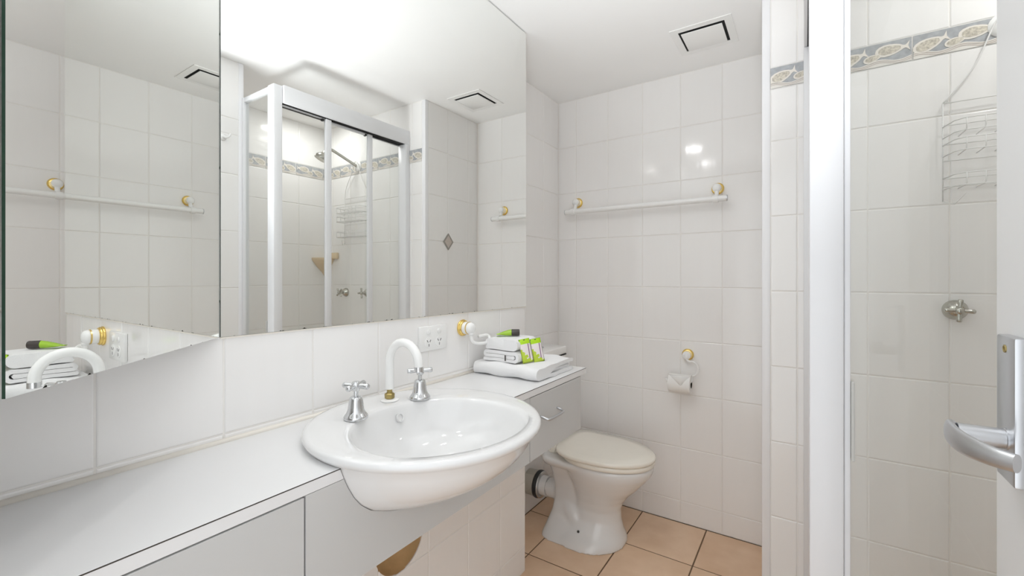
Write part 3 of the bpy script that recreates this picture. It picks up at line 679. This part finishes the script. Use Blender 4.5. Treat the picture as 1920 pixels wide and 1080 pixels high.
loft(bm, [egg(x0, 0.14, w, zz, p=4) for x0, w, zz in ((-0.086, 0.150, 0.39), (-0.075, 0.115, 0.34), (-0.062, 0.090, 0.28), (-0.055, 0.080, 0.22), (-0.055, 0.080, 0.16), (-0.065, 0.098, 0.10), (-0.084, 0.140, 0.04), (-0.098, 0.172, 0.0))])
tube(bm, spline([(-0.115, TY, 0.172), (-0.04, TY - 0.005, 0.172), (0.02, TY - 0.035, 0.150), (0.065, TY - 0.058, 0.105), (0.10, TY - 0.062, 0.05), (0.12, TY - 0.055, 0.01)], 6), 0.050, 20)
me = bpy.data.meshes.new('b'); bm.to_mesh(me); bm.free(); tmp = bpy.data.objects.new('b', me); COL.objects.link(tmp)
md = tmp.modifiers.new('r', 'REMESH'); md.mode = 'VOXEL'; md.voxel_size = 0.0065
md = tmp.modifiers.new('s', 'SMOOTH'); md.factor = 0.6; md.iterations = 9
bpy.context.view_layer.update()
me2 = bpy.data.meshes.new_from_object(tmp.evaluated_get(bpy.context.evaluated_depsgraph_get())); bpy.data.objects.remove(tmp)
me2.materials.clear(); me2.materials.append(M['china']); me2.shade_smooth()
for vv in me2.vertices:
    if vv.co.z < 0.002: vv.co.z = 0.0005
pan = bpy.data.objects.new('pan', me2); COL.objects.link(pan); child(pan, wc, inv)
bm = bmesh.new(); loft(bm, [egg(0.0, 0.436, 0.184, 0.404, front=0.42), egg(-0.002, 0.438, 0.186, 0.408, front=0.42), egg(-0.002, 0.438, 0.186, 0.420, front=0.42), egg(0.0, 0.434, 0.183, 0.424, front=0.42)]); child(mesh_obj('seat', bm, M['cream_plastic'], None, angle=50), wc, inv)
def lift(r): return [(x, y, z_ + max(0, 0.10 - x) * 0.10) for x, y, z_ in r]
bm = bmesh.new(); loft(bm, [lift(egg(-0.010, 0.437, 0.187, 0.4255, front=0.42, p=4.2)), lift(egg(-0.013, 0.441, 0.190, 0.430, front=0.42, p=4.2)), lift(egg(-0.013, 0.441, 0.190, 0.440, front=0.42, p=4.2)), lift(egg(-0.008, 0.434, 0.184, 0.446, front=0.42, p=4.2)), lift(egg(0.03, 0.38, 0.14, 0.4495, front=0.42, p=4.2)), lift(egg(0.10, 0.28, 0.06, 0.4515, front=0.42, p=4.2)), lift(egg(0.16, 0.20, 0.01, 0.452, front=0.42, p=4.2))]); child(mesh_obj('lid', bm, M['cream_plastic'], None, smooth=True), wc, inv)
for sy in (-1, 1):
    bm = bmesh.new(); bbox(bm, (-0.062, TY + sy * 0.085 - 0.018, 0.401), (-0.015, TY + sy * 0.085 + 0.018, 0.414), 0.004, 2); tube(bm, [(-0.028, TY + sy * 0.085 - 0.03, 0.424), (-0.028, TY + sy * 0.085 + 0.03, 0.424)], 0.011, 14); child(mesh_obj('hinge', bm, M['cream_plastic'], None, angle=50), wc, inv)
    bm = bmesh.new(); lathe(bm, [(0.006, 0), (0.006, 0.003), (0, 0.004)], (0.145, TY - 0.0, 0.0) if False else (0.115, TY + sy * 0.125, 0.066), (0.0, sy * 0.8, 0.6), 14); child(mesh_obj('floor_bolt', bm, M['rubber'], None, angle=50), wc, inv)
# outlet connector and flush pipe between pan and wall
oc = thing('pan_connector', 'waste pipe with dark rubber collar behind the toilet', 'pipe', (XC, TY, 0.172))
bm = bmesh.new(); lathe(bm, [(0.064, 0.002), (0.066, 0.03), (0.068, 0.05), (0.068, 0.062)], axis=(1, 0, 0), n=32); mesh_obj('wall_sleeve', bm, M['nickel'], oc, angle=50)
bm = bmesh.new(); lathe(bm, [(0.060, 0.060), (0.070, 0.062), (0.072, 0.070), (0.070, 0.079), (0.064, 0.084), (0.055, 0.085)], axis=(1, 0, 0), n=36); mesh_obj('collar', bm, M['rubber'], oc, smooth=True)
bm = bmesh.new(); lathe(bm, [(0.0665, 0.084), (0.069, 0.086), (0.0665, 0.091), (0.054, 0.092)], axis=(1, 0, 0), n=36); mesh_obj('clamp_band', bm, M['chrome'], oc, smooth=True)
bm = bmesh.new(); lathe(bm, [(0.050, 0.088), (0.051, 0.127)], axis=(1, 0, 0), n=32); mesh_obj('spigot', bm, M['china'], oc, angle=50)
fp = thing('flush_pipe', 'white flush pipe with black collar running from cistern to toilet', 'pipe', (-0.16, TY, 0.49))
bm = bmesh.new(); tube(bm, spline([(0, 0, 0), (0, 0, -0.10), (0.004, 0, -0.135), (0.022, 0, -0.152), (0.05, 0, -0.154), (0.09, 0, -0.154)], 6), 0.021, 18); mesh_obj('elbow', bm, M['plastic'], fp, smooth=True)
bm = bmesh.new(); lathe(bm, [(0.022, 0.050), (0.029, 0.052), (0.030, 0.062), (0.028, 0.070), (0.02, 0.071)], (0, 0, -0.154), (1, 0, 0), 24); mesh_obj('collar', bm, M['rubber'], fp, smooth=True)
ci = thing('toilet_cistern', 'white plastic cistern with a flush button, on the wall behind the worktop end', 'cistern', (XC, TY, 0.49))
bm = bmesh.new(); loft(bm, [[(0.003, -0.16, 0.0), (0.145, -0.16, 0.0), (0.145, 0.095, 0.0), (0.003, 0.095, 0.0)], [(0.003, -0.178, 0.10), (0.165, -0.178, 0.10), (0.165, 0.105, 0.10), (0.003, 0.105, 0.10)], [(0.003, -0.182, 0.370), (0.168, -0.182, 0.370), (0.168, 0.108, 0.370), (0.003, 0.108, 0.370)]])
bmesh.ops.bevel(bm, geom=[e for e in bm.edges if abs(e.verts[0].co.z - e.verts[1].co.z) > 0.01], offset=0.015, segments=3, affect='EDGES'); mesh_obj('tank', bm, M['plastic'], ci, angle=40)
box('lid_gap_shade', (0.006, -0.187, 0.3705), (0.1735, 0.113, 0.3765), M['dark'], ci)  # black strip set in to paint the shade below the cistern lid
box('lid', (0.002, -0.188, 0.377), (0.175, 0.114, 0.418), M['plastic'], ci, bev=0.007, seg=3)
bm = bmesh.new(); lathe(bm, [(0.022, 0.417), (0.022, 0.421), (0.019, 0.423), (0, 0.423)], (0.09, -0.03, 0), n=24); mesh_obj('flush_button', bm, M['chrome'], ci, angle=40)

# ---------------------------------------------------------------- fittings on the far wall
rl = thing('towel_rail', 'long white towel rail on two brass rosettes on the far wall', 'towel rail', (0.272, YD, 1.722))
for x in (-0.382, 0.382):
    rosette(rl, (x, 0, 0), (0, -1, 0))
    bm = bmesh.new(); tube(bm, spline([(x, -0.036, -0.015), (x, -0.040, -0.032), (x, -0.052, -0.048), (x, -0.066, -0.058)], 6), [0.010] * 18 + [0.011], 14); mesh_obj('bracket', bm, M['plastic'], rl, smooth=True)
    bm = bmesh.new(); lathe(bm, [(0.0185, -0.012), (0.0195, 0.0), (0.0185, 0.012)], (x, -0.068, -0.060), (1, 0, 0), 24); mesh_obj('rail_sleeve', bm, M['plastic'], rl, angle=50)
    sx = 1 if x > 0 else -1
    bm = bmesh.new(); lathe(bm, [(0.0155, 0), (0.0155, 0.004), (0.012, 0.006), (0, 0.006)], (x + sx * 0.048, -0.068, -0.060), (sx, 0, 0), 24); mesh_obj('end_cap', bm, M['satin'], rl, angle=50)
bm = bmesh.new(); tube(bm, [(-0.430, -0.068, -0.060), (-0.2, -0.068, -0.060), (0.2, -0.068, -0.060), (0.430, -0.068, -0.060)], 0.0145, 24); mesh_obj('rail', bm, M['plastic'], rl, smooth=False, angle=60)
rh = thing('toilet_roll_holder', 'white toilet roll holder with hooped arm under a brass rosette on the far wall', 'roll holder', (0.512, YD, 0.881))
rosette(rh, (0, 0, 0), (0, -1, 0))
bm = bmesh.new()
hp = [Vector((0.030 + 0.026 * math.cos(a), -0.038, -0.064 + 0.036 * math.sin(a))) for a in [math.pi * (0.62 - 1.12 * k / 16) for k in range(17)]]
tube(bm, [(0.0, -0.038, -0.014), (0.006, -0.038, -0.024)] + hp + [Vector((0.028, -0.04, -0.112)), Vector((0.030, -0.052, -0.125))] + [Vector((0.020, -0.062, -0.132)), Vector((-0.05, -0.064, -0.135)), Vector((-0.09, -0.064, -0.135)), Vector((-0.094, -0.064, -0.120))], 0.0056, 12); mesh_obj('arm', bm, M['plastic'], rh, smooth=True)
rp = thing('toilet_paper_roll', 'white toilet paper roll with a folded pointed end on its holder', 'toilet roll', (0.488, YD - 0.064, 0.741))
bm = bmesh.new(); lathe(bm, [(0.019, -0.0535), (0.046, -0.0535), (0.0475, -0.052), (0.0475, 0.052), (0.046, 0.0535), (0.019, 0.0535)], axis=(1, 0, 0), n=48, cap=False); mesh_obj('paper', bm, M['paper'], rp, angle=40)
bm = bmesh.new(); lathe(bm, [(0.0192, -0.053), (0.0192, 0.053)], axis=(1, 0, 0), n=28, cap=False); mesh_obj('core', bm, M['core'], rp, smooth=True)
bm = bmesh.new(); rows = []
for k in range(9):
    a = R(118 - 11.5 * k); hw_ = 0.0525 * (1 - k / 8.0); rr = 0.0486
    rows.append([(s_ * hw_ + 0.012 * (k / 8), -rr * math.sin(a), rr * math.cos(a) * 1.0) for s_ in (-1, 1)])
for k in range(9): rows[k] = [(x, -0.0486 * math.sin(R(25 + 8.5 * k)), 0.0486 * math.cos(R(25 + 8.5 * k))) for (x, _, _) in rows[k]]
V = [[bm.verts.new(p) for p in r] for r in rows]
for k in range(8): bm.faces.new((V[k][0], V[k][1], V[k + 1][1], V[k + 1][0]))
fl = mesh_obj('folded_end', bm, M['paper'], rp, smooth=True); sm = fl.modifiers.new('t', 'SOLIDIFY'); sm.thickness = 0.001

# ---------------------------------------------------------------- shower
hob = structure(box('trim_shower_hob', (1.005, YN - 0.012, 0.0015), (1.09, YS, 0.06), M['trim'], bev=0.004))
structure(box('trim_shower_hob_return', (1.09, YN - 0.012, 0.0015), (XN, YN + 0.02, 0.06), M['trim'], bev=0.004))
sc = thing('shower_screen', 'white framed shower screen with three sliding glass panels and a glass return', 'shower screen', (1.05, 1.09, 0.06))
inv = Matrix.Translation((-1.05, -1.09, -0.06))
def sbox(name, lo, hi, m='frame', par=None, bev=0.003): return child(box(name, lo, hi, M[m], None, bev=bev), par or sc, inv)
HT, HB = 2.177, 2.092
sbox('corner_post', (1.024, 1.066, 0.0605), (1.081, 1.108, HT - 0.004), bev=0.005)
sbox('wall_jamb', (1.013, YS - 0.034, 0.0605), (1.08, YS - 0.0005, HB - 0.0003))
sbox('head_rail', (1.014, 1.1085, HB), (1.086, YS - 0.0005, HT), bev=0.004)
sbox('sill_track', (1.018, 1.1085, 0.0605), (1.082, YS - 0.035, 0.10))
sbox('head_groove', (1.024, 1.109, HB - 0.0016), (1.078, YS - 0.034, HB + 0.001), 'dark', bev=0)
rt = part('return_panel', (1.2, 1.085, 1.1), sc); rt.matrix_parent_inverse = inv
inv2 = Matrix.Translation((-1.2, -1.085, -1.1))
for nme, lo, hi in (('return_channel', (1.0812, 1.074, 0.10), (1.0915, 1.094, 2.15)), ('wall_channel', (1.316, 1.070, 0.0605), (XN + 0.012, 1.098, HT - 0.004)), ('top_channel', (1.0865, 1.074, 2.15), (1.316, 1.096, HT - 0.004)), ('bottom_channel', (1.082, 1.072, 0.0605), (1.316, 1.096, 0.10))):
    child(box(nme, lo, hi, M['frame'], None, bev=0.002), rt, inv2)
child(box('glass_pane', (1.0915, 1.0825, 0.10), (1.316, 1.0875, 2.15), M['glass'], None), rt, inv2)
for k, (x, y0, y1, st) in enumerate(((1.036, 1.108, 1.362, (1.330, 1.362)), (1.053, 1.335, 1.632, (1.602, 1.632)), (1.070, 1.60, YS - 0.034, None))):
    pn = part('sliding_panel', (x, (y0 + y1) / 2, 1.1), sc); pn.matrix_parent_inverse = inv
    iv = Matrix.Translation((-x, -(y0 + y1) / 2, -1.1))
    child(box('glass_pane', (x - 0.0022, y0 + 0.002, 0.12), (x + 0.0022, y1 - 0.002, HB - 0.006), M['glass'], None), pn, iv)
    if st: child(box('stile', (x - 0.011, st[0], 0.101), (x + 0.006, st[1], HB - 0.004), M['frame'], None, bev=0.002), pn, iv)
    child(box('top_strip', (x - 0.005, y0 + 0.004, HB - 0.009 - 0.006 * (k == 1)), (x + 0.005, (st[0] if st else y1) - 0.004, HB - 0.0035), M['frame' if k == 1 else 'satin'], None), pn, iv)
    child(box('bottom_strip', (x - 0.006, y0 + 0.004, 0.1005), (x + 0.006, (st[0] if st else y1) - 0.004, 0.125), M['frame'], None), pn, iv)
    if st:
        bm = bmesh.new(); lathe(bm, [(0.006, -0.008), (0.008, 0), (0.006, 0.008)], (x + 0.001, st[0] - 0.012, HB - 0.012), (1, 0, 0), 14); child(mesh_obj('roller', bm, M['rubber'], None, angle=50), pn, iv)
bm = bmesh.new(); bbox(bm, (1.092, 1.068, 0.92), (1.098, 1.0825, 1.075), 0.002); child(mesh_obj('seal_strip', bm, M['board']), rt, inv2)

def shower_tap(x, rz, label):
    t = thing('shower_tap', label, 'tap', (x, YS, 1.178), 'nickel shower taps')
    bm = bmesh.new(); lathe(bm, [(0.0, 0), (0.030, 0), (0.0305, 0.004), (0.027, 0.012), (0.020, 0.022), (0.014, 0.030), (0.0, 0.032)], axis=(0, -1, 0), n=36); mesh_obj('flange', bm, M['nickel'], t, angle=55)
    bm = bmesh.new(); lathe(bm, [(0.009, 0.028), (0.0095, 0.048)], axis=(0, -1, 0), n=20); mesh_obj('spindle', bm, M['nickel'], t, angle=55)
    h = part('handle', (0, -0.055, 0), t); h.rotation_euler = (0, rz, 0)
    bm = bmesh.new(); lathe(bm, [(0, -0.009), (0.009, -0.009), (0.0115, 0.0), (0.010, 0.008), (0.007, 0.011), (0, 0.0115)], axis=(0, -1, 0), n=24); mesh_obj('hub', bm, M['nickel'], h, angle=55)
    for k in range(4):
        a = math.pi / 2 * k; bm = bmesh.new(); lathe(bm, arm_profile(0.034, 0.0062), axis=(math.cos(a), 0, math.sin(a)), n=14); mesh_obj('arm', bm, M['nickel'], h, smooth=True)
shower_tap(1.405, R(3), 'worn nickel cross handle shower tap nearest the screen door')
shower_tap(1.640, R(40), 'worn nickel cross handle shower tap nearer the soap shelf')
sh = thing('overhead_shower', 'nickel dome shower head on a straight arm from a wall plate', 'shower head', (1.512, YS, 2.03))
bm = bmesh.new(); lathe(bm, [(0, 0), (0.036, 0), (0.036, 0.003), (0.030, 0.008), (0.016, 0.013), (0, 0.014)], axis=(0, -1, 0), n=36); mesh_obj('wall_plate', bm, M['plastic'], sh, angle=50)
bm = bmesh.new(); tube(bm, spline([(0, -0.010, 0), (0.03, -0.060, 0.034), (0.06, -0.115, 0.070), (0.078, -0.150, 0.090), (0.088, -0.170, 0.088), (0.094, -0.182, 0.074)], 6), 0.0095, 14); mesh_obj('arm', bm, M['nickel'], sh, smooth=True)
ax = Vector((0.22, -0.42, -0.88)).normalized()
bm = bmesh.new(); lathe(bm, [(0.0, -0.012), (0.011, -0.010), (0.014, 0.0), (0.017, 0.010), (0.030, 0.020), (0.040, 0.034), (0.043, 0.050), (0.041, 0.055), (0, 0.055)], (0.095, -0.185, 0.066), tuple(ax), 32); mesh_obj('rose', bm, M['nickel'], sh, angle=45)

# wire caddy hung from the shower arm
cd = thing('shower_caddy', 'white wire shower caddy with two baskets hanging below the shower head', 'caddy', (1.512, YS, 1.7))
def wires(name, segs, r=0.0017, par=cd):
    bm = bmesh.new()
    for sg in segs: tube(bm, sg, r, 6)
    return mesh_obj(name, bm, M['white_wire'], par, smooth=True)
x0, x1, yb = -0.136, 0.130, -0.012
wires('back_frame', [[(x0, yb, 0.12), (x0, yb, -0.185)], [(x1, yb, 0.12), (x1, yb, -0.185)], [(x0, yb, -0.185), (x0 + 0.02, yb - 0.03, -0.20), (x0 + 0.04, yb - 0.05, -0.17)], [(x1, yb, -0.185), (x1 - 0.02, yb - 0.03, -0.20), (x1 - 0.04, yb - 0.05, -0.17)]] + [[(x0, yb, q), (x1, yb, q)] for q in (0.12, 0.05, -0.01, -0.06, -0.115, -0.14)])
wires('hanger', [spline([(x0, yb, 0.12), (x0 + 0.07, yb, 0.22), (-0.02, yb - 0.006, 0.342), (0.012, yb - 0.012, 0.352), (0.035, yb - 0.006, 0.30), (x1 - 0.02, yb, 0.2), (x1, yb, 0.12)], 8)], 0.0022)
for zt in (0.045, -0.012, -0.115):
    db, fl_ = 0.085, zt - 0.035
    rim = [(x0, yb, zt), (x0 + 0.012, yb - db * 0.8, zt), (x0 + 0.03, yb - db, zt), (x1 - 0.03, yb - db, zt), (x1 - 0.012, yb - db * 0.8, zt), (x1, yb, zt)]
    segs = [rim, [(x, y, fl_) for x, y, _ in rim]]
    for k in range(6):
        x = x0 + 0.035 + (x1 - x0 - 0.07) * k / 5
        segs.append([(x, yb, fl_ + 0.002), (x, yb - db + 0.006, fl_ + 0.001), (x, yb - db, fl_ + 0.008), (x, yb - db, zt)])
    wires('basket', segs)
# corner soap shelf
ss = thing('soap_shelf', 'peach ceramic corner soap shelf inside the shower', 'shelf', (XR, YS, 1.40))
def quarter(r, zz, n=14, ins=0.0): return [(-0.001, -0.001, zz)] + [(-0.001 - r * math.sin(math.pi / 2 * k / n), -0.001 - r * math.cos(math.pi / 2 * k / n), zz) for k in range(n + 1)]
bm = bmesh.new(); loft(bm, [quarter(0.10, 0.0), quarter(0.105, 0.006), quarter(0.105, 0.020), quarter(0.098, 0.020), quarter(0.092, 0.010), quarter(0.01, 0.010)]); mesh_obj('tray', bm, M['soap'], ss, angle=40)
bm = bmesh.new(); loft(bm, [quarter(0.10, 0.0), quarter(0.07, -0.04), quarter(0.03, -0.08), quarter(0.01, -0.11)]); mesh_obj('support', bm, M['soap'], ss, angle=60)
bm = bmesh.new(); bbox(bm, (-0.16, -0.020, 0.010), (-0.075, -0.0012, 0.055), 0.006, 2); mesh_obj('soap_back', bm, M['soap'], ss, angle=40)
# robe hook on the nib wall
rk = thing('robe_hook', 'small white double robe hook on the narrow tiled wall beside the shower', 'hook', (XN, 0.985, 1.955))
bm = bmesh.new(); lathe(bm, [(0, 0), (0.016, 0), (0.016, 0.003), (0.012, 0.007), (0, 0.008)], axis=(-1, 0, 0), n=24); mesh_obj('base', bm, M['plastic'], rk, angle=50)
bm = bmesh.new(); tube(bm, spline([(-0.006, 0, 0.004), (-0.022, 0.004, -0.004), (-0.036, 0.012, 0.0), (-0.042, 0.018, 0.014)], 6), 0.0045, 10); mesh_obj('prong', bm, M['plastic'], rk, smooth=True)

# ---------------------------------------------------------------- bathroom door with lever
d = structure(bpy.data.objects.new('door_1', None)); COL.objects.link(d); d.location = (1.24, 0.05, 0)
inv = Matrix.Translation((-1.24, -0.05, 0))
lf = child(box('door_leaf', (1.22, 0.052, 0.012), (1.257, 0.802, 2.04), M['door'], None, bev=0.002), d, inv)
lv = child(bpy.data.objects.new('door_handle', None), d, inv); COL.objects.link(lv)
PX = 1.2075
def hpart(name, bm, m, **k): o = mesh_obj(name, bm, m, None, **k); return child(o, lv, Matrix.Identity(4))
bm = bmesh.new(); bbox(bm, (PX, 0.6985, 1.046), (1.2202, 0.7525, 1.2105), 0.0025, 2); hpart('plate', bm, M['satin'], angle=40)
bm = bmesh.new(); lathe(bm, [(0.0045, 0), (0.0045, 0.0008), (0.003, 0.001), (0.002, 0.0002), (0, 0.0002)], (PX, 0.7255, 1.196), (-1, 0, 0), 16); hpart('screw', bm, M['oldbrass'], angle=40)
bm = bmesh.new(); lathe(bm, [(0.0125, -0.001), (0.0125, 0.0015), (0.0112, 0.002), (0.0112, 0.040)], (PX, 0.722, 1.094), (-1, 0, 0), 28); hpart('neck', bm, M['satin'], angle=40)
bm = bmesh.new(); rings = []
path = [(1.1655, 0.736, 1.0965, 0.0085), (1.1625, 0.728, 1.0955, 0.0115), (1.1605, 0.715, 1.0945, 0.0135), (1.163, 0.690, 1.0925, 0.0130), (1.170, 0.662, 1.093, 0.0115), (1.180, 0.640, 1.094, 0.0100), (1.190, 0.627, 1.095, 0.0092)]
cen = spline([p[:3] for p in path], 4); hh = spline([(p[3], 0, 0) for p in path], 4)
for i, p in enumerate(cen):
    t = (cen[min(i + 1, len(cen) - 1)] - cen[max(i - 1, 0)]).normalized(); nn = t.cross(Vector((0, 0, 1))).normalized(); H = hh[i].x
    rings.append([p + nn * (0.0052 * math.cos(a)) + Vector((0, 0, 1)) * (H * math.copysign(abs(math.sin(a)) ** 0.75, math.sin(a))) for a in [2 * math.pi * k / 20 for k in range(20)]])
loft(bm, rings); hpart('lever', bm, M['satin'], angle=50)
